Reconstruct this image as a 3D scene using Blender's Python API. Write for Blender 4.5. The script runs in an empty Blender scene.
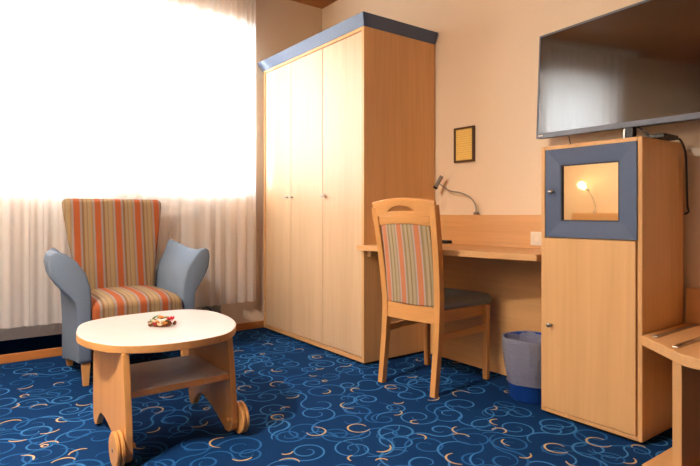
import bpy, bmesh, math, random
from mathutils import Matrix, Vector

random.seed(7)
S = bpy.context.scene
C = S.collection
PI = math.pi

# ------------------------------------------------------------------ camera, world, light, exposure
F_PX, HORIZON, EYE = 538.0, 214.0, 0.93
YAW = math.atan(400 / 538.0)                 # view direction turned from -X towards +Y
cd = bpy.data.cameras.new('camera'); cam = bpy.data.objects.new('camera', cd); C.objects.link(cam)
cd.sensor_width = 36.0; cd.lens = F_PX / 700 * 36.0
cd.shift_y = (HORIZON - 233.0) / 700.0
cd.clip_start = 0.02
cam.location = (0, 0, EYE); cam.rotation_euler = (PI / 2, 0, PI / 2 - YAW)
S.camera = cam

S.view_settings.view_transform = 'Standard'; S.view_settings.look = 'None'
S.view_settings.gamma = 1.0; S.view_settings.use_curve_mapping = False
S.view_settings.exposure = 0.88

W = bpy.data.worlds.new('overcast_sky'); S.world = W; W.use_nodes = True
bg = W.node_tree.nodes['Background']; bg.inputs[0].default_value = (0.87, 0.95, 1.0, 1); bg.inputs[1].default_value = 18.0

# daylight enters by the window opening: a portal guides the sky samples
pd = bpy.data.lights.new('window_portal', 'AREA'); pd.shape = 'RECTANGLE'; pd.size = 1.4; pd.size_y = 2.1
pd.cycles.is_portal = True
po = bpy.data.objects.new('window_portal', pd); C.objects.link(po)
po.location = (-4.42, 0.98, 1.765); po.rotation_euler = (0, -PI / 2, 0)

# unseen ceiling lamp added as fill light (fixture modelled further down)
FILL_LAMP = (-1.75, -0.85, 2.62)
ld = bpy.data.lights.new('added_fill_light', 'AREA'); ld.shape = 'DISK'; ld.size = 0.42
ld.energy = 66; ld.color = (1.0, 0.90, 0.78)
lo = bpy.data.objects.new('added_fill_light', ld); C.objects.link(lo)
lo.location = (FILL_LAMP[0], FILL_LAMP[1], FILL_LAMP[2] - 0.06)

# ------------------------------------------------------------------ materials
def lin(c):
    return tuple((x / 255 / 12.92) if x / 255 <= 0.04045 else ((x / 255 + 0.055) / 1.055) ** 2.4 for x in c) + (1.0,)

def base_mat(name, rgb, rough=0.5, metal=0.0, spec=0.5):
    m = bpy.data.materials.new(name); m.use_nodes = True
    b = m.node_tree.nodes['Principled BSDF']
    b.inputs['Base Color'].default_value = lin(rgb); b.inputs['Roughness'].default_value = rough
    b.inputs['Metallic'].default_value = metal; b.inputs['Specular IOR Level'].default_value = spec
    return m

def nodes(m):
    nt = m.node_tree
    def N(t, **k):
        n = nt.nodes.new(t)
        for a, v in k.items(): setattr(n, a, v)
        return n
    return nt, N, nt.nodes['Principled BSDF'], nt.links.new

def mix_rgb(N, L, fac, a, b):
    x = N('ShaderNodeMix', data_type='RGBA')
    if hasattr(fac, 'is_linked') or hasattr(fac, 'links'): L(fac, x.inputs[0])
    else: x.inputs[0].default_value = fac
    for s, v in ((6, a), (7, b)):
        if isinstance(v, tuple): x.inputs[s].default_value = v
        else: L(v, x.inputs[s])
    return x.outputs[2]

def wood(name, rgb, axis, rough=0.42, amount=0.10):
    """veneer: fine flecked grain drawn out along one axis"""
    m = base_mat(name, rgb, rough); nt, N, b, L = nodes(m)
    tc = N('ShaderNodeTexCoord'); mp = N('ShaderNodeMapping')
    sc = [60, 60, 60]; sc['XYZ'.index(axis)] = 2.2
    mp.inputs['Scale'].default_value = sc
    L(tc.outputs['Object'], mp.inputs[0])
    n1 = N('ShaderNodeTexNoise'); n1.inputs['Scale'].default_value = 1.0; n1.inputs['Detail'].default_value = 4
    L(mp.outputs[0], n1.inputs['Vector'])
    mp2 = N('ShaderNodeMapping'); sc2 = [9, 9, 9]; sc2['XYZ'.index(axis)] = 0.35
    mp2.inputs['Scale'].default_value = sc2; L(tc.outputs['Object'], mp2.inputs[0])
    n2 = N('ShaderNodeTexNoise'); n2.inputs['Scale'].default_value = 1.0; L(mp2.outputs[0], n2.inputs['Vector'])
    ad = N('ShaderNodeMath', operation='ADD'); L(n1.outputs[0], ad.inputs[0]); L(n2.outputs[0], ad.inputs[1])
    mr = N('ShaderNodeMapRange'); mr.inputs[1].default_value = 0.7; mr.inputs[2].default_value = 1.3
    L(ad.outputs[0], mr.inputs[0])
    c = lin(rgb); dk = tuple(v * (1 - amount * (1 + 0.5 * i)) for i, v in enumerate(c[:3])) + (1,)
    lt = tuple(min(1, v * (1 + amount * 0.5)) for v in c[:3]) + (1,)
    L(mix_rgb(N, L, mr.outputs[0], dk, lt), b.inputs['Base Color'])
    return m

def noisy(name, rgb, rough, scale, amount, bump=0.0, metal=0.0):
    m = base_mat(name, rgb, rough, metal); nt, N, b, L = nodes(m)
    tc = N('ShaderNodeTexCoord'); n = N('ShaderNodeTexNoise'); n.inputs['Scale'].default_value = scale; n.inputs['Detail'].default_value = 5
    L(tc.outputs['Object'], n.inputs['Vector'])
    c = lin(rgb); dk = tuple(v * (1 - amount) for v in c[:3]) + (1,); lt = tuple(min(1, v * (1 + amount)) for v in c[:3]) + (1,)
    L(mix_rgb(N, L, n.outputs[0], dk, lt), b.inputs['Base Color'])
    if bump:
        bp = N('ShaderNodeBump'); bp.inputs['Strength'].default_value = bump; bp.inputs['Distance'].default_value = 0.004
        L(n.outputs[0], bp.inputs['Height']); L(bp.outputs[0], b.inputs['Normal'])
    return m

def stripes(name, axis, period, bands, offset=0.0):
    """woven stripe cloth; bands = [(start fraction, rgb), ...]"""
    m = base_mat(name, (200, 150, 100), 0.92, spec=0.2); nt, N, b, L = nodes(m)
    tc = N('ShaderNodeTexCoord'); sx = N('ShaderNodeSeparateXYZ'); L(tc.outputs['Object'], sx.inputs[0])
    a = N('ShaderNodeMath', operation='MULTIPLY_ADD'); a.inputs[1].default_value = 1 / period; a.inputs[2].default_value = offset + 50
    L(sx.outputs['XYZ'.index(axis)], a.inputs[0])
    fr = N('ShaderNodeMath', operation='FRACT'); L(a.outputs[0], fr.inputs[0])
    r = N('ShaderNodeValToRGB'); L(fr.outputs[0], r.inputs[0])
    e = r.color_ramp.elements
    pts = []
    for i, (p, c) in enumerate(bands):
        q = bands[i + 1][0] if i + 1 < len(bands) else 1.0
        pts += [(p + 0.012, c), (q - 0.012, c)]
    while len(e) < len(pts): e.new(0.5)
    for k, (p, c) in enumerate(pts): e[k].position = p; e[k].color = lin(c)
    n = N('ShaderNodeTexNoise'); n.inputs['Scale'].default_value = 260; L(tc.outputs['Object'], n.inputs['Vector'])
    mr = N('ShaderNodeMapRange'); mr.inputs[3].default_value = 0.8; mr.inputs[4].default_value = 1.15; L(n.outputs[0], mr.inputs[0])
    mx = N('ShaderNodeMix', data_type='RGBA', blend_type='MULTIPLY'); mx.inputs[0].default_value = 1
    L(r.outputs[0], mx.inputs[6]); L(mr.outputs[0], mx.inputs[7]); L(mx.outputs[2], b.inputs['Base Color'])
    bp = N('ShaderNodeBump'); bp.inputs['Strength'].default_value = 0.25; bp.inputs['Distance'].default_value = 0.002
    L(n.outputs[0], bp.inputs['Height']); L(bp.outputs[0], b.inputs['Normal'])
    return m

BEECH = (222, 174, 118)
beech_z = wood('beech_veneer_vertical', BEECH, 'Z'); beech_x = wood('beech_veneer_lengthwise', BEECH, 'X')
beech_y = wood('beech_veneer_crosswise', BEECH, 'Y')
solid_z = wood('solid_beech_vertical', (222, 164, 98), 'Z', 0.38); solid_x = wood('solid_beech_lengthwise', (222, 164, 98), 'X', 0.38)
solid_y = wood('solid_beech_crosswise', (222, 164, 98), 'Y', 0.38)
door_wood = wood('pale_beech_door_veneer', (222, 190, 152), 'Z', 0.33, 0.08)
table_top_m = wood('pale_laminate', (206, 197, 192), 'Y', 0.3, 0.03)
shelf_m = wood('light_lifted_shelf_laminate', (240, 230, 220), 'Y', 0.3, 0.03)  # lighter copy of the tabletop laminate: light on the shelf put into the colour
blue_paint = noisy('slate_blue_paint', (74, 94, 126), 0.40, 40, 0.06)
dark_blue = noisy('dark_blue_edge', (40, 46, 66), 0.5, 40, 0.05)
steel = noisy('brushed_steel', (176, 172, 168), 0.3, 90, 0.08, metal=1.0)
grey_metal = noisy('grey_lamp_metal', (150, 146, 140), 0.42, 60, 0.08, metal=0.6)
black_plastic = noisy('black_plastic', (22, 22, 24), 0.4, 60, 0.1)
grey_plastic = noisy('grey_tv_plastic', (98, 104, 116), 0.35, 60, 0.05)
white_plastic = noisy('white_plastic', (232, 222, 205), 0.4, 60, 0.03)
wall_m = noisy('peach_wall_paint', (241, 221, 194), 0.85, 90, 0.025, 0.15)
ceil_m = wood('brown_wood_ceiling', (178, 118, 64), 'Y', 0.5, 0.2)
base_m = wood('baseboard_wood', (200, 128, 66), 'Y', 0.45)
white_paint = noisy('white_window_paint', (238, 236, 230), 0.45, 40, 0.02)
radiator_m = noisy('radiator_enamel', (205, 200, 190), 0.45, 40, 0.03)
grey_cloth = noisy('blue_grey_cloth', (118, 134, 154), 0.9, 190, 0.16, 0.25)
dark_cloth = noisy('dark_green_grey_cloth', (148, 154, 148), 0.9, 190, 0.18, 0.25)
arm_stripe = stripes('striped_armchair_cloth', 'Y', 0.122, [
    (0.0, (168, 90, 52)), (0.29, (150, 134, 126)), (0.39, (130, 98, 68)), (0.48, (158, 132, 100)), (0.62, (138, 112, 80)),
    (0.66, (160, 136, 104)), (0.78, (168, 136, 86)), (0.83, (148, 124, 96)), (0.91, (150, 136, 130))], 0.03)
chair_stripe = stripes('striped_chair_cloth', 'X', 0.112, [
    (0.0, (206, 132, 92)), (0.28, (190, 174, 160)), (0.36, (158, 136, 100)), (0.48, (184, 166, 134)), (0.62, (148, 128, 92)),
    (0.70, (182, 164, 132)), (0.84, (160, 144, 116)), (0.92, (188, 172, 160))], 0.36)
blue_bin = noisy('blue_bin_plastic', (24, 72, 160), 0.4, 40, 0.05)
carpet_base = noisy('navy_carpet', (16, 54, 102), 0.98, 260, 0.30, 0.5)
carpet_line = noisy('light_blue_carpet_scroll', (58, 122, 184), 0.98, 260, 0.22, 0.4)
carpet_line2 = noisy('mid_blue_carpet_scroll', (38, 96, 156), 0.98, 260, 0.22, 0.4)
carpet_beige = noisy('beige_carpet_curl', (200, 170, 126), 0.98, 260, 0.18, 0.4)
for m_ in (carpet_base, carpet_line, carpet_line2, carpet_beige, grey_cloth, dark_cloth, wall_m):
    m_.node_tree.nodes['Principled BSDF'].inputs['Specular IOR Level'].default_value = 0.08

def emit(name, rgb, strength):
    m = bpy.data.materials.new(name); m.use_nodes = True; nt = m.node_tree
    for n in list(nt.nodes): nt.nodes.remove(n)
    e = nt.nodes.new('ShaderNodeEmission'); e.inputs[0].default_value = lin(rgb); e.inputs[1].default_value = strength
    o = nt.nodes.new('ShaderNodeOutputMaterial'); nt.links.new(e.outputs[0], o.inputs[0]); return m

def sheet(name, rgb, clear, trans, rough=None):
    """thin cloth or film: part clear, part glowing through, part diffuse"""
    m = bpy.data.materials.new(name); m.use_nodes = True; nt = m.node_tree
    for n in list(nt.nodes): nt.nodes.remove(n)
    t = nt.nodes.new('ShaderNodeBsdfTransparent'); tl = nt.nodes.new('ShaderNodeBsdfTranslucent'); df = nt.nodes.new('ShaderNodeBsdfDiffuse')
    tl.inputs[0].default_value = lin(rgb); df.inputs[0].default_value = lin(rgb)
    a = nt.nodes.new('ShaderNodeMixShader'); a.inputs[0].default_value = trans
    nt.links.new(df.outputs[0], a.inputs[1]); nt.links.new(tl.outputs[0], a.inputs[2])
    last = a
    if rough is not None:
        g = nt.nodes.new('ShaderNodeBsdfGlossy'); g.inputs['Roughness'].default_value = rough
        cn = nt.nodes.new('ShaderNodeTexNoise'); cn.inputs['Scale'].default_value = 16; cn.inputs['Detail'].default_value = 3; cn.inputs['Distortion'].default_value = 1.5
        cb_ = nt.nodes.new('ShaderNodeBump'); cb_.inputs['Distance'].default_value = 0.03; cb_.inputs['Strength'].default_value = 0.8
        nt.links.new(cn.outputs[0], cb_.inputs['Height']); nt.links.new(cb_.outputs[0], g.inputs['Normal']); nt.links.new(cb_.outputs[0], df.inputs['Normal'])
        fr = nt.nodes.new('ShaderNodeFresnel'); fr.inputs[0].default_value = 1.55
        k = nt.nodes.new('ShaderNodeMixShader'); nt.links.new(fr.outputs[0], k.inputs[0])
        nt.links.new(a.outputs[0], k.inputs[1]); nt.links.new(g.outputs[0], k.inputs[2]); last = k
    b = nt.nodes.new('ShaderNodeMixShader'); b.inputs[0].default_value = clear
    n = nt.nodes.new('ShaderNodeTexNoise'); n.inputs['Scale'].default_value = 30
    mr = nt.nodes.new('ShaderNodeMapRange'); mr.inputs[3].default_value = clear * 0.85; mr.inputs[4].default_value = clear * 1.15
    nt.links.new(n.outputs[0], mr.inputs[0]); nt.links.new(mr.outputs[0], b.inputs[0])
    nt.links.new(last.outputs[0], b.inputs[1]); nt.links.new(t.outputs[0], b.inputs[2])
    o = nt.nodes.new('ShaderNodeOutputMaterial'); nt.links.new(b.outputs[0], o.inputs[0]); return m

def pane_mat():
    m = bpy.data.materials.new('window_glass'); m.use_nodes = True; nt = m.node_tree
    for n in list(nt.nodes): nt.nodes.remove(n)
    t = nt.nodes.new('ShaderNodeBsdfTransparent'); g = nt.nodes.new('ShaderNodeBsdfGlossy'); g.inputs['Roughness'].default_value = 0.02
    fr = nt.nodes.new('ShaderNodeFresnel'); x = nt.nodes.new('ShaderNodeMixShader'); o = nt.nodes.new('ShaderNodeOutputMaterial')
    nt.links.new(fr.outputs[0], x.inputs[0]); nt.links.new(t.outputs[0], x.inputs[1]); nt.links.new(g.outputs[0], x.inputs[2]); nt.links.new(x.outputs[0], o.inputs[0])
    return m

sheer = sheet('white_sheer_voile', (250, 244, 240), 0.012, 0.58)
liner_m = sheet('clear_bin_liner', (226, 228, 242), 0.44, 0.3, 0.08)
glass_m = pane_mat()
mirror_m = base_mat('bronze_tinted_mirror', (226, 206, 176), 0.03, 1.0)
screen_m = base_mat('glossy_black_screen', (14, 11, 10), 0.07, 0.0, 1.0)
screen_m.node_tree.nodes['Principled BSDF'].inputs['Coat Weight'].default_value = 0.4

# ------------------------------------------------------------------ mesh helpers (world coordinates unless local=True)
WM = {}
def thing(name, label, cat, loc=(0, 0, 0), rotz=0.0, group=None, rx=0.0, ry=0.0):
    o = bpy.data.objects.new(name, None); C.objects.link(o); o.empty_display_size = 0.1
    o.location = loc; o.rotation_euler = (rx, ry, rotz)
    o['label'] = label; o['category'] = cat
    if group: o['group'] = group
    from mathutils import Euler
    WM[o] = Matrix.Translation(Vector(loc)) @ Euler((rx, ry, rotz)).to_matrix().to_4x4()
    return o

def tag(o, label, cat, group=None):
    o['label'] = label; o['category'] = cat
    if group: o['group'] = group
    return o

def obj(name, bm, mats, parent=None, local=False, bevel=0.0, seg=2, smooth=False, sub=0, solid=0.0, label=None, origin=None):
    """one bmesh -> one mesh object; world coordinates are turned into the parent's frame"""
    if parent is not None and not local: bm.transform(WM[parent].inverted())
    if origin is not None: bm.transform(Matrix.Translation(-Vector(origin)))
    bmesh.ops.recalc_face_normals(bm, faces=bm.faces[:])
    me = bpy.data.meshes.new(name); bm.to_mesh(me); bm.free()
    for m in (mats if isinstance(mats, (list, tuple)) else [mats]): me.materials.append(m)
    o = bpy.data.objects.new(name, me); C.objects.link(o)
    if parent is not None:
        o.parent = parent; WM[o] = WM[parent]
    else:
        WM[o] = Matrix.Identity(4)
        if origin is not None: o.location = origin; WM[o] = Matrix.Translation(Vector(origin))
    if smooth or sub:
        for p in me.polygons: p.use_smooth = True
    if solid:
        s = o.modifiers.new('thickness', 'SOLIDIFY'); s.thickness = solid; s.offset = 0
    if bevel:
        b = o.modifiers.new('edge', 'BEVEL'); b.width = bevel; b.segments = seg; b.limit_method = 'ANGLE'; b.angle_limit = math.radians(40)
        if seg > 2:
            for p in me.polygons: p.use_smooth = True
    if sub:
        s = o.modifiers.new('smooth', 'SUBSURF'); s.levels = sub; s.render_levels = sub
    if label: o['label'] = label
    return o

def struct(name, bm, mats, **k):
    o = obj(name, bm, mats, **k); o['kind'] = 'structure'; return o

def BM(): return bmesh.new()
def box(bm, x0, x1, y0, y1, z0, z1, mi=0):
    v = [bm.verts.new(p) for p in ((x0, y0, z0), (x1, y0, z0), (x1, y1, z0), (x0, y1, z0), (x0, y0, z1), (x1, y0, z1), (x1, y1, z1), (x0, y1, z1))]
    for f in ((0, 3, 2, 1), (4, 5, 6, 7), (0, 1, 5, 4), (1, 2, 6, 5), (2, 3, 7, 6), (3, 0, 4, 7)):
        bm.faces.new([v[i] for i in f]).material_index = mi
    return bm
def prism(bm, poly, t0, t1, axis='Z', side_mat=0, cap_mat=0):
    """polygon swept along an axis: Z -> (x,y), Y -> (x,z), X -> (y,z)"""
    def P(p, t): return {'Z': (p[0], p[1], t), 'Y': (p[0], t, p[1]), 'X': (t, p[0], p[1])}[axis]
    a = [bm.verts.new(P(p, t0)) for p in poly]; b = [bm.verts.new(P(p, t1)) for p in poly]
    n = len(poly)
    bm.faces.new(a).material_index = cap_mat; bm.faces.new(b).material_index = cap_mat
    for i in range(n): bm.faces.new((a[i], a[(i + 1) % n], b[(i + 1) % n], b[i])).material_index = side_mat
    return bm
def loft(bm, rings, cap=True):
    R = [[bm.verts.new(p) for p in r] for r in rings]; n = len(R[0])
    for a, b in zip(R, R[1:]):
        for i in range(n): bm.faces.new((a[i], a[(i + 1) % n], b[(i + 1) % n], b[i]))
    if cap: bm.faces.new(R[0]); bm.faces.new(R[-1])
    return bm
def tube(bm, path, r, n=8, r1=None):
    pts = [Vector(p) for p in path]; rings = []
    up = Vector((0, 0, 1)); prev = None
    for i, p in enumerate(pts):
        d = (pts[min(i + 1, len(pts) - 1)] - pts[max(i - 1, 0)]).normalized()
        if prev is None:
            a = d.cross(up)
            if a.length < 0.05: a = d.cross(Vector((1, 0, 0)))
        else: a = prev - d * prev.dot(d)
        a.normalize(); prev = a; b = d.cross(a)
        rr = r if r1 is None else r + (r1 - r) * i / (len(pts) - 1)
        rings.append([p + (a * math.cos(2 * PI * k / n) + b * math.sin(2 * PI * k / n)) * rr for k in range(n)])
    return loft(bm, rings)
def lathe(bm, prof, c, axis='Z', n=32, cap=True):
    rings = []
    for r, t in prof:
        ring = []
        for k in range(n):
            u, v = r * math.cos(2 * PI * k / n), r * math.sin(2 * PI * k / n)
            ring.append({'Z': (c[0] + u, c[1] + v, c[2] + t), 'Y': (c[0] + u, c[1] + t, c[2] + v), 'X': (c[0] + t, c[1] + u, c[2] + v)}[axis])
        rings.append(ring)
    return loft(bm, rings, cap)
def spline(pts, n=8, closed=False):
    P = [Vector(p) for p in pts]; out = []; m = len(P)
    for i in range(m if closed else m - 1):
        g = lambda j: P[j % m] if closed else P[max(0, min(m - 1, j))]
        p0, p1, p2, p3 = g(i - 1), g(i), g(i + 1), g(i + 2)
        for k in range(n):
            t = k / n
            out.append(0.5 * ((2 * p1) + (p2 - p0) * t + (2 * p0 - 5 * p1 + 4 * p2 - p3) * t * t + (3 * p1 - p0 - 3 * p2 + p3) * t ** 3))
    if not closed: out.append(P[-1])
    return out
def sphere(bm, c, r, sz=(1, 1, 1), u=10, v=7):
    r_ = bmesh.ops.create_uvsphere(bm, u_segments=u, v_segments=v, radius=r)
    bmesh.ops.scale(bm, vec=sz, verts=r_['verts']); bmesh.ops.translate(bm, vec=c, verts=r_['verts'])

# ------------------------------------------------------------------ the setting
XB, YR, YL, XF, ZC = -3.98, 2.65, -1.30, 1.40, 2.75     # back wall, right wall, left wall, front wall, ceiling
WY0, WY1, WZ0, WZ1 = 0.02, 1.94, 1.12, 2.40            # window opening
NY1, NZ1, NX = 1.705, 1.02, -4.17                        # radiator niche below the window
XO = -4.40                                               # outer face of the back wall

# carpet: navy ground with woven scrolls lying in it, all one mesh
def ribbon(bm, pts, widths, z, mi):
    L_, R_ = [], []
    for i, p in enumerate(pts):
        d = pts[min(i + 1, len(pts) - 1)] - pts[max(i - 1, 0)]
        if d.length < 1e-9: d = Vector((1, 0))
        nrm = Vector((-d.y, d.x)).normalized() * widths[i] * 0.5
        L_.append(bm.verts.new((p.x + nrm.x, p.y + nrm.y, z))); R_.append(bm.verts.new((p.x - nrm.x, p.y - nrm.y, z)))
    for i in range(len(pts) - 1):
        f = bm.faces.new((R_[i], R_[i + 1], L_[i + 1], L_[i])); f.material_index = mi
def scroll(x, y, head, turns, r0, r1, sgn, tail_r, tail_turn, step=0.012):
    """spiral that opens outwards and swings over into a counter curve"""
    p = Vector((x, y)); pts = [p.copy()]; total = turns * 2 * PI; a = 0
    while a < total:
        r = r0 + (r1 - r0) * a / total; da = step / r; a += da; head += sgn * da
        p = p + Vector((math.cos(head), math.sin(head))) * step; pts.append(p.copy())
    a = 0
    while a < tail_turn:
        r = r1 + (tail_r - r1) * min(1, a / tail_turn * 1.3); da = step / r; a += da; head -= sgn * da
        p = p + Vector((math.cos(head), math.sin(head))) * step; pts.append(p.copy())
    return pts
bm = BM(); v = [bm.verts.new(p) for p in ((XO, YL, 0), (XF, YL, 0), (XF, YR, 0), (XO, YR, 0))]; bm.faces.new(v)
def inside(p): return XB + 0.02 < p.x < XF - 0.02 and YL + 0.02 < p.y < YR - 0.02
ri = 0; pitch = 0.155
for i in range(int(4.2 / pitch)):
    for j in range(int(4.0 / pitch)):
        x = -3.95 + (i + 0.5 + random.uniform(-.3, .3) + 0.5 * (j % 2)) * pitch; y = -1.3 + (j + 0.5 + random.uniform(-.3, .3)) * pitch
        s = random.choice((-1, 1))
        pts = scroll(x, y, random.uniform(0, 2 * PI), random.uniform(1.0, 1.7), 0.016, random.uniform(0.055, 0.100), s, random.uniform(0.04, 0.10), random.uniform(1.2, 3.6))
        pts = [p for p in pts if inside(p)]
        if len(pts) < 4: continue
        n = len(pts); w = random.uniform(0.0070, 0.0108)
        ribbon(bm, pts, [w * min(1, 0.35 + 4 * k / n, 0.35 + 4 * (n - 1 - k) / n) for k in range(n)], 0.0003 + 0.0009 * random.random(), 1 if random.random() < .55 else 2)
def floor_pt(u, v):
    d = F_PX * EYE / (v - HORIZON); l = (u - 350) / F_PX * d; ca, sa = math.cos(YAW), math.sin(YAW)
    return Vector((-ca * d + sa * l, sa * d + ca * l))
# beige curls: centre seen in the photograph, radius, start angle and sweep
curls = [(358, 428, .052, 0.4, 5.6), (315, 432, .05, 3.4, 4.6), (278, 417, .034, 0, 5.8), (287, 409, .03, 1.0, 2.4), (349, 405, .05, 2.2, 3.0), (324, 392, .036, 4.4, 2.8),
          (278, 384, .045, .5, 4.0), (290, 396, .045, 4.2, 2.4), (245, 388, .04, 0, 5.0), (277, 370, .04, 2.6, 3.2), (263, 354, .018, 0, 5.6), (317, 357, .034, 0, 6.0),
          (318, 368, .035, 4.0, 2.2), (343, 365, .05, 4.2, 2.4), (357, 390, .035, 1.0, 3.2), (325, 381, .016, 0, 5.6), (313, 375, .03, 3.5, 2.2), (391, 387, .036, 0, 5.8),
          (397, 402, .032, 3.8, 2.4), (394, 413, .04, 4.6, 2.4), (415, 422, .022, 1.0, 4.4), (430, 398, .05, 4.2, 3.4), (463, 394, .055, .3, 3.6), (379, 448, .05, 4.4, 2.4),
          (419, 438, .036, 5.6, 2.4), (462, 430, .05, 2.0, 2.8), (462, 438, .045, .2, 2.2), (458, 458, .055, 1.9, 2.9), (383, 462, .03, .6, 2.2), (490, 408, .036, 4.6, 2.6),
          (498, 422, .04, 1.4, 3.0), (500, 431, .032, 5.0, 4.2), (556, 448, .05, .2, 5.2), (598, 442, .052, .5, 5.0), (522, 455, .036, 4.0, 2.6), (508, 392, .02, .5, 5.0),
          (25, 396, .022, 0, 5.4), (40, 407, .04, .6, 2.8), (8, 407, .05, 5.6, 2.0), (12, 424, .055, 1.0, 2.6), (65, 419, .04, 2.4, 3.0), (45, 430, .06, 4.8, 1.6), (18, 437, .06, 4.4, 1.4),
          (50, 445, .04, .6, 2.6), (45, 446, .014, 0, 5.8), (83, 453, .05, 1.6, 2.0), (65, 463, .05, .8, 2.4), (22, 461, .05, .2, 2.0), (84, 403, .045, 3.6, 2.4), (22, 387, .05, 4.6, 2.2),
          (153, 411, .055, 5.2, 4.4), (196, 424, .05, 4.4, 2.4), (207, 409, .016, 0, 5.6), (150, 430, .04, 4.6, 2.4), (222, 442, .055, 1.6, 3.2), (141, 446, .03, 3.0, 2.6), (240, 456, .05, 4.0, 2.0),
          (165, 395, .05, 4.2, 1.8), (250, 372, .03, 0.5, 3.4), (268, 345, .04, 0, 3.0), (240, 352, .04, .8, 2.6), (300, 350, .03, 0, 3.0), (60, 384, .03, 1.0, 3.0), (30, 376, .045, 0.5, 2.6),
          (440, 370, .04, .6, 3.0), (455, 362, .03, 3.6, 2.4), (420, 360, .03, 2.0, 3.0), (410, 376, .04, 4.0, 2.2), (510, 442, .04, 2.2, 2.2), (575, 462, .045, 3.0, 2.2), (625, 460, .04, 4.0, 2.6),
          (640, 448, .03, 0, 3.0), (355, 458, .03, 2.0, 2.2), (285, 452, .03, 4.2, 2.2), (290, 464, .05, .4, 2.2)]
for k in range(40):
    curls.append((None, (random.uniform(-1.6, 1.2), random.uniform(-.9, 2.0)), random.uniform(.02, .055), random.uniform(0, 6), random.uniform(2, 5.5)))
for (u, vv, r, a0, sw) in curls:
    c = Vector(vv) if u is None else floor_pt(u, vv)
    if u is None and c.x < -1.2: continue
    n = max(6, int(sw * r / 0.006)); pts = []
    for k in range(n + 1):
        t = k / n; rr = r * (0.72 + 0.28 * t); a = a0 + YAW + sw * t
        # angles run as seen from the camera: right of the view, then away from it
        ca, sa = math.cos(YAW), math.sin(YAW); ex, ey = rr * math.cos(a0 + sw * t), rr * math.sin(a0 + sw * t)
        pts.append(c + Vector((sa * ex - ca * ey, ca * ex + sa * ey)))
    pts = [p for p in pts if inside(p)]
    if len(pts) < 4: continue
    n = len(pts)
    ribbon(bm, pts, [0.0080 * (0.3 + 0.7 * math.sin(PI * (k + 0.5) / n) ** 0.6) for k in range(n)], 0.0016, 3)
struct('floor', bm, [carpet_base, carpet_line, carpet_line2, carpet_beige])

# back wall with window opening and radiator niche
bm = BM()
box(bm, XO, XB, YL, WY0, 0, ZC); box(bm, XO, XB, WY1, YR, 0, ZC)
box(bm, XO, XB, WY0, WY1, WZ1, ZC)
box(bm, XO, XB, WY0, WY1, NZ1, WZ0 - 0.03)
box(bm, XO, XB, NY1, WY1, 0, NZ1)
box(bm, XO, NX, WY0, NY1, 0, NZ1)
struct('wall_back', bm, wall_m)
struct('wall_right', box(BM(), XO, XF, YR, YR + 0.12, 0, ZC), wall_m)
struct('wall_left', box(BM(), XO, XF, YL - 0.12, YL, 0, ZC), wall_m)
struct('wall_front', box(BM(), XF, XF + 0.12, YL, YR, 0, ZC), wood('bounce_cutting_brown_wood', (150, 100, 58), 'Z', 0.5))  # unseen wall; its brown wood is made up to cut bounced light
struct('ceiling', box(BM(), XO, XF, YL, YR, ZC, ZC + 0.1), ceil_m)
struct('baseboard_back', box(BM(), XB, XB + 0.018, YL, YR - 0.02, 0, 0.055), base_m, bevel=0.003)
struct('baseboard_left', box(BM(), XB + 0.03, XF, YL, YL + 0.016, 0, 0.055), base_m, bevel=0.003)
struct('trim_1', box(BM(), NX, NX + 0.008, WY0, NY1, 0, 0.15), carpet_base)      # carpet turned up the niche wall
struct('trim_2', box(BM(), XO + 0.02, XB - 0.004, WY0, WY1, WZ0 - 0.03, WZ0), white_paint, bevel=0.004)   # window sill

# window: frame with two sashes
wx0, wx1 = -4.32, -4.25
bm = BM(); fw = 0.055
box(bm, wx0, wx1, WY0, WY1, WZ0, WZ0 + fw); box(bm, wx0, wx1, WY0, WY1, WZ1 - fw, WZ1)
box(bm, wx0, wx1, WY0, WY0 + fw, WZ0 + fw, WZ1 - fw); box(bm, wx0, wx1, WY1 - fw, WY1, WZ0 + fw, WZ1 - fw)
ym = (WY0 + WY1) / 2; box(bm, wx0, wx1, ym - 0.05, ym + 0.05, WZ0 + fw, WZ1 - fw)
win = struct('window_1', bm, white_paint)
for a, b in ((WY0 + fw, ym - 0.05), (ym + 0.05, WY1 - fw)):
    obj('pane', box(BM(), -4.29, -4.284, a, b, WZ0 + fw, WZ1 - fw), glass_m, win)

# radiator in the niche
rad = thing('radiator', 'pale panel radiator in the niche under the window, its lower edge below the curtain hem', 'radiator', (-4.07, 0.65, 0.13))
bm = BM(); box(bm, -4.035, -4.005, 0.08, 1.56, 0.135, 0.80)
for k in range(36): box(bm, -4.006, -3.999, 0.11 + k * 0.0395, 0.11 + k * 0.0395 + 0.02, 0.17, 0.77)
obj('front_panel', bm, radiator_m, rad)
obj('rear_panel', box(BM(), -4.12, -4.09, 0.08, 1.56, 0.135, 0.80), radiator_m, rad)
obj('top_grille', box(BM(), -4.12, -4.005, 0.08, 1.56, 0.80, 0.812), radiator_m, rad)
for y in (0.3, 1.2):
    obj('wall_bracket', box(BM(), NX + 0.0005, -4.12, y, y + 0.03, 0.5, 0.53), radiator_m, rad)
bm = BM(); tube(bm, spline([(-4.06, 1.56, 0.19), (-4.06, 1.63, 0.19), (-4.06, 1.66, 0.15), (-4.06, 1.66, 0.0)], 6), 0.010)
obj('pipe', bm, grey_metal, rad, smooth=True)
bm = BM(); lathe(bm, [(0.0, 0), (0.022, 0.0), (0.022, 0.06), (0.016, 0.075), (0, 0.075)], (-4.06, 1.63, 0.20), 'Z', 14, False)
obj('valve', bm, black_plastic, rad, smooth=True)

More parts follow.
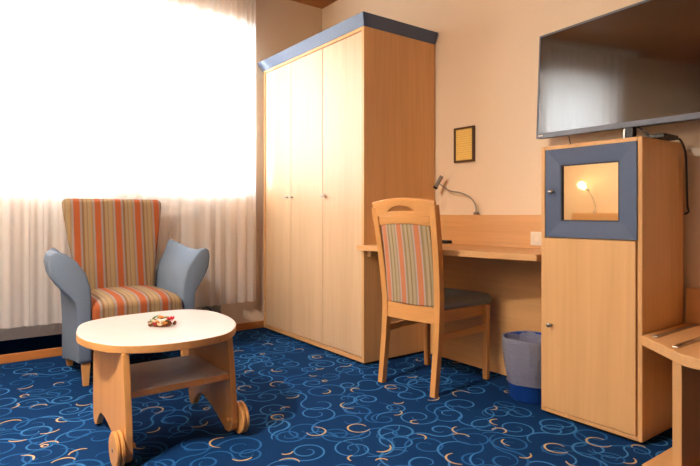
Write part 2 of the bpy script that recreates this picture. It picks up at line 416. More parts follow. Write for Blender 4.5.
# curtains
def curtain(y0, y1, x, seed, label):
    rnd = random.Random(seed)
    ph = [rnd.uniform(0, 6.28) for _ in range(5)]
    nu, nv = int((y1 - y0) / 0.006), 14; ztop, zhem = ZC - 0.045, 0.237
    bm = BM(); V = []
    for j in range(nv + 1):
        t = j / nv; z = ztop + (zhem - ztop) * t; row = []
        for i in range(nu + 1):
            y = y0 + (y1 - y0) * i / nu
            s = y + 0.022 * math.sin(9 * y + ph[0]) + 0.010 * math.sin(21 * y + ph[1] + 0.5 * t)
            amp = (0.010 + 0.006 * t) * (1.0 + 0.5 * math.sin(5.3 * y + ph[2]))
            dx = amp * math.sin(2 * PI * s / 0.104 + ph[3]) + 0.006 * math.sin(2 * PI * s / 0.047 + ph[4]) * (1 - 0.3 * t) + 0.008 * t * math.sin(7 * y + ph[1])
            row.append(bm.verts.new((x + dx, y + 0.006 * t * math.sin(2 * PI * s / 0.104), z)))
        V.append(row)
    for a, b in zip(V, V[1:]):
        for i in range(nu): bm.faces.new((a[i], a[i + 1], b[i + 1], b[i]))
    o = obj('sheer_curtain', bm, sheer, smooth=True, origin=(x, (y0 + y1) / 2, zhem))
    return tag(o, label, 'curtain', 'sheer curtains at the window')
curtain(-0.10, 1.07, -3.852, 3, 'white sheer curtain hanging directly behind the striped armchair')
curtain(0.87, 1.96, -3.888, 11, 'white sheer curtain between the armchair and the beech wardrobe')
rl = obj('curtain_rail', box(BM(), -3.91, -3.83, -0.25, 2.02, ZC - 0.04, ZC), white_paint, origin=(-3.87, 0.7, ZC - 0.04)); tag(rl, 'white curtain rail under the brown ceiling above the sheer curtains', 'curtain rail')

# ------------------------------------------------------------------ wardrobe
wx0, wx1, wyf, wyb, wz = -3.895, -2.587, 2.03, 2.64, 2.08
wd = thing('wardrobe', 'tall beech wardrobe with three doors and a blue cornice', 'wardrobe', ((wx0 + wx1) / 2, (wyf + wyb) / 2, 0))
bm = BM(); t = 0.022
box(bm, wx0, wx0 + t, wyf, wyb, 0.018, wz); box(bm, wx1 - t, wx1, wyf, wyb, 0.018, wz)
box(bm, wx0 + t, wx1 - t, wyf, wyb, 0.018, 0.045); box(bm, wx0 + t, wx1 - t, wyf, wyb, wz - 0.02, wz)
box(bm, wx0 + t, wx1 - t, wyb - 0.01, wyb, 0.045, wz - 0.02)
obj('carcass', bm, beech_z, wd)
obj('plinth', box(BM(), wx0 + 0.03, wx1 - 0.02, wyf + 0.03, wyb - 0.02, 0, 0.018), black_plastic, wd, label='black recessed plinth')
seams = [wx0 + t + 0.002, -3.471, -3.046, wx1 - t - 0.002]
for k in range(3):
    a, b = seams[k] + 0.002, seams[k + 1] - 0.002
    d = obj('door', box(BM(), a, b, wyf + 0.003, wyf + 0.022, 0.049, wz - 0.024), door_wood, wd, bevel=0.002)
    hx = b - 0.045 if k == 0 else a + 0.025
    bm = BM(); box(bm, hx - 0.022, hx + 0.022, wyf - 0.022, wyf - 0.012, 1.048, 1.060)
    lathe(bm, [(0.005, -0.016), (0.005, 0.004)], (hx, wyf, 1.054), 'Y', 8)
    obj('handle', bm, steel, d, bevel=0.002, label='small steel bar handle')
def flare(z0, z1, e0, e1):
    r = lambda e, z: [(wx0 - e - 0.016, wyf - e, z), (wx1 + e, wyf - e, z), (wx1 + e, wyb, z), (wx0 - e - 0.016, wyb, z)]
    return loft(BM(), [r(e0, z0), r(e1, z1)])
bm = flare(wz + 0.001, wz + 0.072, 0.004, 0.034)
obj('cornice', bm, blue_paint, wd, bevel=0.002, label='flared slate blue cornice')

# ------------------------------------------------------------------ desk
dk = thing('desk', 'beech wall desk between the wardrobe and the television cabinet', 'desk', (-2.05, 2.4, 0))
bm = BM(); prism(bm, [(-2.612, 1.992), (-1.497, 2.2), (-1.497, 2.6), (-2.583, 2.6), (-2.583, 2.024), (-2.612, 2.024)], 0.708, 0.74)
obj('desktop', bm, beech_x, dk, bevel=0.003)
obj('backboard', box(BM(), -2.583, -1.497, 2.60, 2.645, 0.60, 0.925), beech_x, dk, bevel=0.002)
obj('modesty_panel', box(BM(), -2.583, -1.497, 2.535, 2.56, 0.012, 0.708), beech_x, dk)
obj('support_block', box(BM(), -2.583, -2.548, 2.05, 2.53, 0.670, 0.708), beech_x, dk, bevel=0.002)
so = obj('power_socket', box(BM(), -1.802, -1.722, 2.588, 2.5995, 0.757, 0.832), white_plastic, bevel=0.003, origin=(-1.762, 2.594, 0.795))
tag(so, 'cream wall socket on the desk backboard beside the television cabinet', 'socket')
bm = BM(); lathe(bm, [(0.0, 0.002), (0.019, 0.002), (0.021, 0), (0.022, 0.002), (0.022, 0.0035), (0.0, 0.0035)], (-1.762, 2.5845, 0.795), 'Y', 20, False)
obj('socket_ring', bm, white_plastic, so)

bm = BM(); box(bm, -2.500, -2.385, 2.545, 2.592, 0.741, 0.760)
rc = obj('remote_control', bm, black_plastic, bevel=0.005, seg=3, origin=(-2.485, 2.568, 0.741)); tag(rc, 'small black remote control lying on the desk behind the chair', 'remote control')
bm = BM()
for k in range(5): box(bm, -2.490 + k * 0.02, -2.478 + k * 0.02, 2.556, 2.58, 0.760, 0.762)
obj('buttons', bm, grey_plastic, rc)

# gooseneck reading lamp on top of the backboard
def gooseneck(name, label, base, path, headc, headd, lit):
    t = thing(name, label, 'lamp', base, group=None)
    bm = BM(); lathe(bm, [(0.0, 0), (0.017, 0), (0.017, 0.012), (0.008, 0.02), (0, 0.02)], base, 'Z', 16, False)
    obj('base', bm, grey_metal, t, smooth=True)
    bm = BM(); tube(bm, spline(path, 8), 0.0040, 8); obj('flexible_arm', bm, grey_metal, t, smooth=True)
    h = Vector(headc); d = Vector(headd).normalized()
    bm = BM(); tube(bm, [h - d * 0.047, h - d * 0.045, h + d * 0.028, h + d * 0.03], 0.0135, 14)
    obj('lamp_head', bm, grey_metal, t, smooth=False, bevel=0.002)
    bm = BM(); tube(bm, [h + d * 0.0302, h + d * 0.046], 0.0152, 14)
    obj('lamp_rim', bm, black_plastic, t)
    return t, h, d
gooseneck('gooseneck_lamp', 'unlit grey gooseneck reading lamp on the desk backboard beside the wardrobe', (-2.214, 2.622, 0.926),
          [(-2.214, 2.622, 0.94), (-2.219, 2.622, 0.985), (-2.257, 2.615, 1.035), (-2.332, 2.605, 1.066), (-2.407, 2.595, 1.080), (-2.472, 2.585, 1.118), (-2.490, 2.583, 1.130)],
          (-2.496, 2.580, 1.138), (-0.55, -0.12, -0.83), False)

# framed notice on the wall
pf = thing('picture_frame', 'small dark framed gold notice on the wall above the desk', 'picture', (-2.325, 2.65, 1.375))
bm = BM(); fx0, fx1, fz0, fz1, w = -2.408, -2.243, 1.262, 1.486, 0.013
box(bm, fx0, fx1, 2.630, 2.6495, fz0, fz0 + w); box(bm, fx0, fx1, 2.630, 2.6495, fz1 - w, fz1)
box(bm, fx0, fx0 + w, 2.630, 2.6495, fz0 + w, fz1 - w); box(bm, fx1 - w, fx1, 2.630, 2.6495, fz0 + w, fz1 - w)
obj('frame', bm, noisy('dark_brown_frame', (92, 58, 34), 0.45, 60, 0.1), pf, bevel=0.002)
pm = base_mat('gold_notice_paper', (204, 166, 84), 0.5); nt, N, b_, L = nodes(pm)
tc = N('ShaderNodeTexCoord'); wv = N('ShaderNodeTexWave', bands_direction='Z'); wv.inputs['Scale'].default_value = 22; wv.inputs['Distortion'].default_value = 0.6
nz = N('ShaderNodeTexNoise'); nz.inputs['Scale'].default_value = 70; L(tc.outputs['Object'], wv.inputs['Vector']); L(tc.outputs['Object'], nz.inputs['Vector'])
mu = N('ShaderNodeMath', operation='MULTIPLY'); L(wv.outputs[1], mu.inputs[0]); L(nz.outputs[0], mu.inputs[1])
L(mix_rgb(N, L, mu.outputs[0], lin((250, 214, 122)), lin((214, 174, 92))), b_.inputs['Base Color'])
obj('notice', box(BM(), fx0 + w, fx1 - w, 2.638, 2.649, fz0 + w, fz1 - w), pm, pf)

# ------------------------------------------------------------------ television cabinet
cx0, cx1, cyf, cyb, cz = -1.487, -1.028, 2.22, 2.60, 1.242
cb = thing('television_cabinet', 'tall narrow beech cabinet with a blue framed mirror door under the television', 'cabinet', ((cx0 + cx1) / 2, (cyf + cyb) / 2, 0))
bm = BM(); t = 0.02; z0 = 0.014
box(bm, cx0, cx0 + t, cyf, cyb, z0, cz); box(bm, cx1 - t, cx1, cyf, cyb, z0, cz)
box(bm, cx0 + t, cx1 - t, cyf, cyb, z0, z0 + 0.018); box(bm, cx0 + t, cx1 - t, cyf, cyb, cz - 0.018, cz)
box(bm, cx0 + t, cx1 - t, cyf + 0.02, cyb, 0.815, 0.833); box(bm, cx0 + t, cx1 - t, cyb - 0.008, cyb, z0 + 0.018, cz - 0.018)
obj('carcass', bm, beech_z, cb, bevel=0.003)
obj('plinth', box(BM(), cx0 + 0.02, cx1 - 0.02, cyf + 0.02, cyb - 0.02, 0, z0), black_plastic, cb, label='black recessed plinth')
d = obj('door', box(BM(), cx0 + 0.010, cx1 - 0.024, cyf - 0.006, cyf + 0.014, 0.036, 0.820), wood('beech_cabinet_door', (226, 180, 124), 'Z', 0.38, 0.07), cb, bevel=0.002)
bm = BM(); hx, hz = -1.428, 0.423
lathe(bm, [(0, -0.034), (0.010, -0.034), (0.010, -0.024), (0.004, -0.020), (0.004, -0.006), (0, -0.006)], (hx, cyf, hz), 'Y', 14, False)
obj('knob', bm, steel, d, smooth=True, label='small steel knob')
# blue mitred frame around the mirror
fx0, fx1, fz0, fz1, w = -1.458, -1.047, 0.825, 1.224, 0.072
bm = BM(); outer = [(fx0, fz0), (fx1, fz0), (fx1, fz1), (fx0, fz1)]; inner = [(fx0 + w, fz0 + w), (fx1 - w, fz0 + w), (fx1 - w, fz1 - w), (fx0 + w, fz1 - w)]
y0, y1, yi = cyf + 0.014, cyf - 0.008, cyf - 0.002
vo = [bm.verts.new((x, y1, z)) for x, z in outer]; vi = [bm.verts.new((x, yi, z)) for x, z in inner]
vob = [bm.verts.new((x, y0, z)) for x, z in outer]; vib = [bm.verts.new((x, y0, z)) for x, z in inner]
for i in range(4):
    j = (i + 1) % 4
    bm.faces.new((vo[i], vo[j], vi[j], vi[i])); bm.faces.new((vo[i], vo[j], vob[j], vob[i])); bm.faces.new((vi[i], vi[j], vib[j], vib[i])); bm.faces.new((vob[i], vob[j], vib[j], vib[i]))
md = obj('mirror_door', bm, blue_paint, cb, label='slate blue mitred door frame')
obj('mirror', box(BM(), fx0 + w - 0.004, fx1 - w + 0.004, cyf + 0.008, cyf + 0.012, fz0 + w - 0.004, fz1 - w + 0.004), mirror_m, md, label='bronze tinted mirror glass')
bm = BM(); e = 0.006
for (a, b, c, dd) in ((fx0 + w, fx1 - w, fz0 + w, fz0 + w + e), (fx0 + w, fx1 - w, fz1 - w - e, fz1 - w), (fx0 + w, fx0 + w + e, fz0 + w + e, fz1 - w - e), (fx1 - w - e, fx1 - w, fz0 + w + e, fz1 - w - e)):
    box(bm, a, b, cyf + 0.0, cyf + 0.0078, c, dd)
obj('inner_edge', bm, dark_blue, md, label='dark inner edge of the mirror frame')
bm = BM(); lathe(bm, [(0, -0.036), (0.010, -0.036), (0.010, -0.026), (0.004, -0.022), (0.004, -0.008), (0, -0.008)], (-1.418, cyf, 1.031), 'Y', 14, False)
obj('knob', bm, steel, md, smooth=True, label='small steel knob')

# ------------------------------------------------------------------ television on a short stand
TVW, TVH = 0.965, 0.548
tvr = math.radians(-9.8)
tvc = Vector((-1.718, 2.540, 1.594)) + Vector((math.cos(tvr), math.sin(tvr), 0)) * (TVW / 2)
tv = thing('television', 'large black flat television standing on the tall beech cabinet', 'television', tuple(tvc), tvr)
tv.rotation_euler = (math.radians(-0.8), math.radians(1.7), tvr)
hw, hh = TVW / 2, TVH / 2
def L_(name, bm, m, **k): return obj(name, bm, m, tv, local=True, **k)
bm = BM(); box(bm, -hw, hw, 0.002, 0.032, -hh, hh); box(bm, -hw * 0.6, hw * 0.6, 0.032, 0.058, -hh + 0.03, hh * 0.45)
L_('housing', bm, black_plastic, bevel=0.003)
bm = BM(); bz = 0.009; ch = 0.026
box(bm, -hw, hw, -0.004, 0.0018, hh - bz, hh); box(bm, -hw, -hw + bz, -0.004, 0.0018, -hh + ch, hh - bz); box(bm, hw - bz, hw, -0.004, 0.0018, -hh + ch, hh - bz)
L_('bezel', bm, grey_plastic)
bm = BM(); box(bm, -hw, hw, -0.005, 0.0018, -hh, -hh + ch)
ch_o = L_('chin', bm, grey_plastic, bevel=0.002, label='grey lower bezel strip')
bm = BM(); box(bm, -hw + 0.014, -hw + 0.046, -0.0056, -0.0051, -hh + 0.010, -hh + 0.016); obj('badge', bm, white_plastic, ch_o, local=True, label='tiny pale badge')
L_('screen', box(BM(), -hw + bz, hw - bz, -0.0015, 0.0017, -hh + ch, hh - bz), screen_m, label='glossy black screen')
nx = 0.055; dz = (tvc.z - hh) - cz
bm = BM(); box(bm, nx - 0.022, nx + 0.022, 0.004, 0.034, -hh - dz + 0.010, -hh + 0.02)
L_('stand_neck', bm, black_plastic, bevel=0.003)
bm = BM(); box(bm, nx - 0.0225, nx - 0.013, 0.001, 0.0035, -hh - dz + 0.012, -hh - 0.004); L_('neck_trim', bm, steel)
bm = BM(); prism(bm, [(nx - 0.12, -0.03), (nx + 0.06, -0.03), (nx + 0.06, 0.08), (nx - 0.12, 0.08)], -hh - dz + 0.0085, -hh - dz + 0.0145)
L_('stand_base', bm, black_plastic, bevel=0.002)

bm = BM(); box(bm, -1.105, -0.995, 2.335, 2.470, cz + 0.001, cz + 0.019)
st = obj('receiver_box', bm, black_plastic, bevel=0.003, origin=(-1.068, 2.4, cz)); tag(st, 'flat black receiver box overhanging the right edge of the television cabinet top', 'receiver')
bm = BM(); tube(bm, spline([(-1.175, 2.475, 1.326), (-1.16, 2.46, 1.318), (-1.12, 2.44, 1.292), (-1.085, 2.42, 1.2655), (-1.07, 2.42, 1.2645)], 6), 0.004, 8)
k = obj('antenna_cable', bm, black_plastic, smooth=True, origin=(-1.07, 2.42, 1.2645)); tag(k, 'short black cable running from the back of the television down onto the receiver box', 'cable')
bm = BM(); tube(bm, spline([(-1.01, 2.472, 1.252), (-1.005, 2.51, 1.247), (-1.003, 2.555, 1.20), (-1.006, 2.575, 1.12), (-1.008, 2.585, 1.02), (-1.012, 2.600, 0.965), (-1.02, 2.63, 0.94), (-1.04, 2.645, 0.93)], 7), 0.0045, 8)
k = obj('power_cable', bm, black_plastic, smooth=True, origin=(-1.01, 2.472, 1.252)); tag(k, 'black cable hanging down the right side of the television cabinet', 'cable')
bm = BM(); tube(bm, spline([(-1.575, 2.575, 1.375), (-1.575, 2.60, 1.33), (-1.58, 2.625, 1.27), (-1.58, 2.64, 1.1)], 6), 0.003, 6)
k = obj('thin_cable', bm, grey_metal, smooth=True, origin=(-1.575, 2.6, 1.3)); tag(k, 'thin grey cable hanging below the left end of the television', 'cable')

# ------------------------------------------------------------------ luggage bench at the right
lb = thing('luggage_bench', 'beech luggage bench with metal strips beside the television cabinet', 'bench', (-0.6, 2.35, 0))
bm = BM(); poly = [(-1.022, 2.195), (-0.806, 2.012)] + [(p.x, p.y) for p in spline([(-0.79, 2.003, 0), (-0.72, 1.990, 0), (-0.45, 1.985, 0), (-0.25, 1.985, 0)], 3)] + [(-0.25, 2.60), (-1.020, 2.60)]
prism(bm, poly, 0.412, 0.45); obj('bench_top', bm, beech_y, lb, bevel=0.003)
for x, ya in ((-0.972, 2.200), (-0.853, 2.085), (-0.72, 2.02), (-0.587, 2.02), (-0.454, 2.02), (-0.32, 2.02)):
    obj('metal_strip', box(BM(), x - 0.010, x + 0.010, ya, 2.585, 0.4505, 0.4555), steel, lb, bevel=0.002, label='grey metal strip')
obj('back_rail', box(BM(), -1.020, -0.25, 2.602, 2.645, 0.40, 0.604), beech_x, lb, bevel=0.002)
for x in (-0.845, -0.315):
    obj('support_panel', box(BM(), x, x + 0.031, 2.045, 2.59, 0.03, 0.4115), beech_z, lb, bevel=0.002)
    obj('foot_rail', box(BM(), x - 0.082, x + 0.06, 1.995, 2.595, 0, 0.03), beech_y, lb, bevel=0.003)

# ------------------------------------------------------------------ waste bin with liner
bc = Vector((-1.640, 2.355, 0))
wb = thing('waste_bin', 'blue waste bin with a clear plastic liner under the desk beside the cabinet', 'waste bin', tuple(bc))
bm = BM(); lathe(bm, [(0, 0.002), (0.098, 0.002), (0.102, 0.008), (0.130, 0.300), (0.134, 0.302), (0.134, 0.308), (0.126, 0.308), (0.0985, 0.012), (0, 0.012)], bc, 'Z', 40, False)
obj('bin', bm, blue_bin, wb, smooth=True)
rnd = random.Random(5); bm = BM(); rings = []; n = 72
fold = [rnd.uniform(-1, 1) for _ in range(n)]
def lring(r, z, amp, skew=0):
    return [(bc.x + (r + amp * (math.sin(7 * a + skew) * .5 + math.sin(17 * a + 2 + skew * 2) * .3 + .5 * fold[k])) * math.cos(a), bc.y + (r + amp * (math.sin(7 * a + skew) * .5 + math.sin(17 * a + 2 + skew * 2) * .3 + .5 * fold[k])) * math.sin(a),
             z + amp * 1.2 * math.sin(5 * a + 1 + skew)) for k in range(n) for a in (2 * PI * k / n,)]
prof = [(0.1125, 0.088, 0.0015, 0), (0.114, 0.096, 0.002, 0.1), (0.124, 0.15, 0.006, 0.5), (0.132, 0.20, 0.008, 1.0), (0.139, 0.25, 0.007, 1.6), (0.138, 0.29, 0.003, 2.0), (0.137, 0.311, 0.002, 2.0),
        (0.130, 0.312, 0.002, 2.0), (0.120, 0.29, 0.002, 2.2), (0.112, 0.22, 0.004, 2.6), (0.104, 0.13, 0.004, 3.0), (0.09, 0.05, 0.004, 3.3)]
loft(bm, [lring(*p) for p in prof], cap=False)
obj('liner', bm, liner_m, wb, smooth=True, label='clear crinkled plastic liner folded over the rim')
bm = BM(); tube(bm, lring(0.1135, 0.088, 0.0015, 0) + [lring(0.1135, 0.088, 0.0015, 0)[0]], 0.0022, 6); obj('liner_hem', bm, liner_m, wb, smooth=True)

# ------------------------------------------------------------------ desk chair (local: x right, y towards the desk)
ch = thing('desk_chair', 'beech desk chair with a striped padded back pulled up to the desk', 'chair', (-2.147, 2.183, 0), math.radians(8.5))
def post(bm, prof, x_of, wx, wt, taper=1.0):
    rings = []
    for i, (y, z) in enumerate(prof):
        a, b = prof[max(0, i - 1)], prof[min(len(prof) - 1, i + 1)]
        d = Vector((b[0] - a[0], b[1] - a[1])).normalized(); ny, nz = d.y, -d.x
        x = x_of(z); k = 1 - (1 - taper) * (1 - min(1, z / 0.44))
        h = wt / 2 * k
        rings.append([(x - wx / 2 * k, y - ny * h, z - nz * h), (x + wx / 2 * k, y - ny * h, z - nz * h), (x + wx / 2 * k, y + ny * h, z + nz * h), (x - wx / 2 * k, y + ny * h, z + nz * h)])
    loft(bm, rings)
bp = [(p.x, p.y) for p in spline([(-.240, 0, 0), (-.212, .22, 0), (-.198, .40, 0), (-.200, .52, 0), (-.226, .74, 0), (-.262, .94, 0), (-.268, .968, 0)], 5)]
def yb(z):
    for (y0, z0), (y1, z1) in zip(bp, bp[1:]):
        if z0 <= z <= z1: return y0 + (y1 - y0) * (z - z0) / (z1 - z0)
    return bp[-1][0] - (z - bp[-1][1]) * 0.19
xs = lambda s: (lambda z: s * (0.176 + 0.020 * max(0, z - 0.45) / 0.52))
for s in (-1, 1):
    bm = BM(); post(bm, bp, xs(s), 0.036, 0.040, 0.85); obj('leg', bm, solid_z, ch, local=True, bevel=0.004, label='rear leg running up as a back post')
for s in (-1, 1):
    bm = BM(); post(bm, [(.215, 0), (.213, .2), (.210, .418)], lambda z, s=s: s * 0.205, 0.036, 0.036, 0.82); obj('leg', bm, solid_z, ch, local=True, bevel=0.004)
def curved_rail(rows, skip, nxs=28, half=0.208, bow=0.020, thick=0.024):
    bm = BM(); X = [-half + 2 * half * i / nxs for i in range(nxs + 1)]; V = []
    for row in rows:
        V.append([bm.verts.new((x, yb(row(x)) - bow * (1 - (x / half) ** 2) + 0.0, row(x))) for x in X])
    for j, (a, b) in enumerate(zip(V, V[1:])):
        for i in range(nxs):
            if skip(j, 0.5 * (X[i] + X[i + 1])): continue
            bm.faces.new((a[i], a[i + 1], b[i + 1], b[i]))
    bmesh.ops.remove_doubles(bm, verts=bm.verts[:], dist=0.0004)
    return bm
top = lambda x: 0.994 + 0.020 * (1 - (x / 0.214) ** 2)
hole0 = lambda x: 0.936 + 0.010 * (1 - (x / 0.214) ** 2)
hole1 = lambda x: hole0(x) + (0.030 * (1 - (x / 0.084) ** 2) ** 0.7 if abs(x) < 0.084 else 0)
bm = curved_rail([lambda x: 0.916, hole0, hole1, lambda x: hole1(x) + 0.5 * (top(x) - hole1(x)), top], lambda j, x: j == 1)
obj('top_rail', bm, solid_x, ch, local=True, solid=0.026, bevel=0.004)
bm = curved_rail([lambda x: 0.868 + 0.012 * (1 - (x / 0.17) ** 2), lambda x: 0.915 + 0.012 * (1 - (x / 0.17) ** 2)], lambda j, x: False, half=0.174, bow=0.026)
obj('upper_slat', bm, solid_x, ch, local=True, solid=0.024, bevel=0.004)
bm = curved_rail([lambda x: 0.362, lambda x: 0.410, lambda x: 0.448], lambda j, x: False, half=0.172, bow=0.012)
obj('lower_rail', bm, solid_x, ch, local=True, solid=0.026, bevel=0.004)
rows = [(lambda k: (lambda x: 0.450 + (0.868 + 0.012 * (1 - (x / 0.17) ** 2) - 0.450) * k / 12))(k) for k in range(13)]
bm = curved_rail(rows, lambda j, x: False, half=0.160, bow=0.020)
obj('back_pad', bm, chair_stripe, ch, local=True, solid=0.030, bevel=0.006, seg=3, label='striped padded back panel')
bm = BM(); poly = [(-.172, -.200), (.172, -.200), (.224, .225), (-.224, .225)]
prism(bm, [(-.166, -.178), (.166, -.178), (.205, .212), (-.205, .212)], 0.362, 0.425)
obj('seat_frame', bm, solid_y, ch, local=True, bevel=0.005)
bm = BM()
rings = []
for z, e in ((0.4255, 0.008), (0.436, 0.0), (0.462, 0.0), (0.480, 0.012), (0.489, 0.04), (0.4905, 0.10)):
    pts = []
    base = [(-.163 + e, -.172 + e), (.163 - e, -.172 + e), (.172, -.06), (.232 - e, .235 - e), (.12, .252 - e), (-.12, .252 - e), (-.232 + e, .235 - e), (-.172, -.06)]
    base[2] = (.180 - e, -.06); base[7] = (-.180 + e, -.06)
    rings.append([(x, y, z) for x, y in base])
loft(bm, rings); obj('seat', bm, dark_cloth, ch, local=True, bevel=0.005, seg=3, label='dark grey padded seat')
for s in (-1, 1):
    bm = BM(); tube(bm, [(s * 0.180, -0.205, 0.262), (s * 0.203, 0.205, 0.262)], 0.013, 8)
    bm.free(); bm = BM(); loft(bm, [[(s * 0.178 - .009, -.205, .275), (s * 0.178 + .009, -.205, .275), (s * 0.178 + .009, -.205, .312), (s * 0.178 - .009, -.205, .312)], [(s * 0.204 - .009, .205, .275), (s * 0.204 + .009, .205, .275), (s * 0.204 + .009, .205, .312), (s * 0.204 - .009, .205, .312)]])
    obj('stretcher', bm, solid_y, ch, local=True, bevel=0.003)

# ------------------------------------------------------------------ coffee table on wheels
tb = thing('coffee_table', 'oval beech coffee table with a shelf and wooden wheels in front of the armchair', 'table', (-2.39, 0.745, 0))
out = [(-2.494, 0.425), (-2.65, 0.475), (-2.728, 0.580), (-2.748, 0.72), (-2.748, 0.87), (-2.715, 0.985), (-2.60, 1.058), (-2.42, 1.070), (-2.237, 1.028), (-2.085, 0.925), (-2.037, 0.79), (-2.046, 0.635), (-2.115, 0.508), (-2.23, 0.440), (-2.364, 0.412)]
op = [(p.x, p.y) for p in spline([(x, y, 0) for x, y in out], 6, True)]
bm = BM(); prism(bm, op, 0.410, 0.440, 'Z', 0, 1); obj('tabletop', bm, [solid_x, table_top_m], tb, bevel=0.003)
def leg_panel(bm, y0, y1, dx):
    # side panel outline in (x, z): straight rear foot, arched cut-out, front foot swept forward
    pts = [(-2.600, 0.4095), (-2.605, 0.30), (-2.612, 0.12), (-2.606, 0.05), (-2.592, 0.012), (-2.570, 0.004), (-2.545, 0.012), (-2.520, 0.045), (-2.49, 0.072), (-2.455, 0.088), (-2.41, 0.090), (-2.35, 0.086), (-2.27, 0.068), (-2.20, 0.044), (-2.155, 0.022),
           (-2.125, 0.008), (-2.092, 0.008), (-2.064, 0.024), (-2.050, 0.055), (-2.054, 0.12), (-2.082, 0.30), (-2.105, 0.4095)]
    pts = [(x + dx * (1 if x > -2.4 else 0), z) for x, z in pts]
    return prism(bm, pts, y0, y1, 'Y')
for y0, s in ((0.512, -1), (0.945, 1)):
    pn = obj('leg_panel', leg_panel(BM(), y0, y0 + 0.026, 0.0 if s < 0 else -0.045), solid_z, tb, bevel=0.003)
    ys = y0 if s < 0 else y0 + 0.026
    wx, wz_ = (-2.095 if s < 0 else -2.118), 0.066
    bm = BM()
    for a, b in ((0.004, 0.018), (0.021, 0.035)):
        lathe(bm, [(0, s * a), (0.061, s * a), (0.065, s * (a + .003)), (0.065, s * (b - .003)), (0.061, s * b), (0, s * b)], (wx, ys, wz_), 'Y', 40, False)
    lathe(bm, [(0.05, s * 0.017), (0.05, s * 0.022)], (wx, ys, wz_), 'Y', 32)
    wh = obj('wheel', bm, solid_z, tb)
    bm = BM(); lathe(bm, [(0, s * 0.0352), (0.007, s * 0.0352), (0.007, s * 0.038), (0, s * 0.038)], (wx, ys, wz_), 'Y', 12, False); obj('hub_cap', bm, grey_metal, wh)
    yi = y0 + 0.026 if s < 0 else y0
    bm = BM(); lathe(bm, [(0, 0), (0.011, 0), (0.011, -s * 0.016), (0, -s * 0.016)], (wx, yi, wz_), 'Y', 14, False); obj('axle_end', bm, solid_y, pn)
obj('shelf', prism(BM(), [(-2.52, 0.5385), (-2.125, 0.5385), (-2.125, 0.9445), (-2.52, 0.9445)], 0.232, 0.257, 'Z', 0, 1), [solid_x, shelf_m], tb, bevel=0.002)

# little dried arrangement on the table
dc = Vector((-2.387, 0.747, 0.4405))
ar = thing('dried_arrangement', 'small dried arrangement with a red flower on the coffee table', 'decoration', tuple(dc))
rnd = random.Random(4)
bark = noisy('brown_bark', (120, 70, 36), 0.8, 90, 0.3); red = noisy('red_petals', (206, 34, 48), 0.5, 60, 0.15); green = noisy('green_leaves', (104, 124, 66), 0.6, 60, 0.2)
orange = noisy('orange_fruit_slice', (214, 140, 50), 0.6, 60, 0.2); cream = noisy('cream_dried_petals', (226, 206, 170), 0.7, 60, 0.1); pink = noisy('pink_petals', (240, 130, 140), 0.5, 60, 0.1)
def at(r, d): # right of the view, away from it
    return dc + Vector((math.sin(YAW) * r - math.cos(YAW) * d, math.cos(YAW) * r + math.sin(YAW) * d, 0))
bm = BM()
for k in range(9):
    p = at(-0.050 + 0.0125 * k, rnd.uniform(-.012, .012)); q = p + Vector((rnd.uniform(-.02, .02), rnd.uniform(-.02, .02), rnd.uniform(.012, .028)))
    tube(bm, [p + Vector((0, 0, .006)), (p + q) / 2 + Vector((0, 0, .008)), q], 0.007, 7, 0.004)
bs = at(0, 0); lathe(bm, [(0, 0), (0.036, 0), (0.038, 0.004), (0.026, 0.010), (0, 0.013)], bs, 'Z', 18, False)
obj('bark_base', bm, bark, ar, smooth=True, label='brown bark base')
for (r, d_, h, m, nm, n, sz) in ((0.038, 0, .030, red, 'red_flower', 7, .016), (-0.006, .006, .036, orange, 'orange_slice', 5, .013), (-0.028, -.012, .022, cream, 'cream_petals', 5, .014), (0.012, -.014, .024, cream, 'cream_petals', 5, .012),
                                 (-0.012, -.018, .018, orange, 'orange_slice', 4, .011), (0.046, -.010, .026, pink, 'pink_petals', 4, .008), (-0.030, -.020, .014, red, 'red_berries', 4, .007), (-0.046, -.004, .014, cream, 'cream_petals', 5, .013), (0.020, -.026, .012, orange, 'orange_slice', 5, .012),
                                 (0.000, -.030, .010, cream, 'cream_petals', 5, .012), (-0.018, -.030, .010, red, 'red_berries', 4, .007), (0.038, -.022, .012, bark, 'seed_pod', 4, .014), (-0.040, -.022, .008, bark, 'seed_pod', 4, .013)):
    bm = BM(); c = at(r, d_) + Vector((0, 0, h))
    for k in range(n):
        a = 2 * PI * k / n
        b2 = BM(); sphere(b2, (0, 0, 0), 1, (sz * .62, sz * .36, sz * .22), 8, 6)
        b2.transform(Matrix.Translation(c + Vector((math.cos(a) * sz * .6, math.sin(a) * sz * .6, rnd.uniform(-.003, .004)))) @ Matrix.Rotation(a, 4, 'Z') @ Matrix.Rotation(-0.6, 4, 'Y'))
        tmp = bpy.data.meshes.new('t'); b2.to_mesh(tmp); b2.free(); bm.from_mesh(tmp); bpy.data.meshes.remove(tmp)
    sphere(bm, c, sz * .32, (1, 1, 1), 8, 6)
    obj(nm, bm, m, ar, smooth=True)
bm = BM()
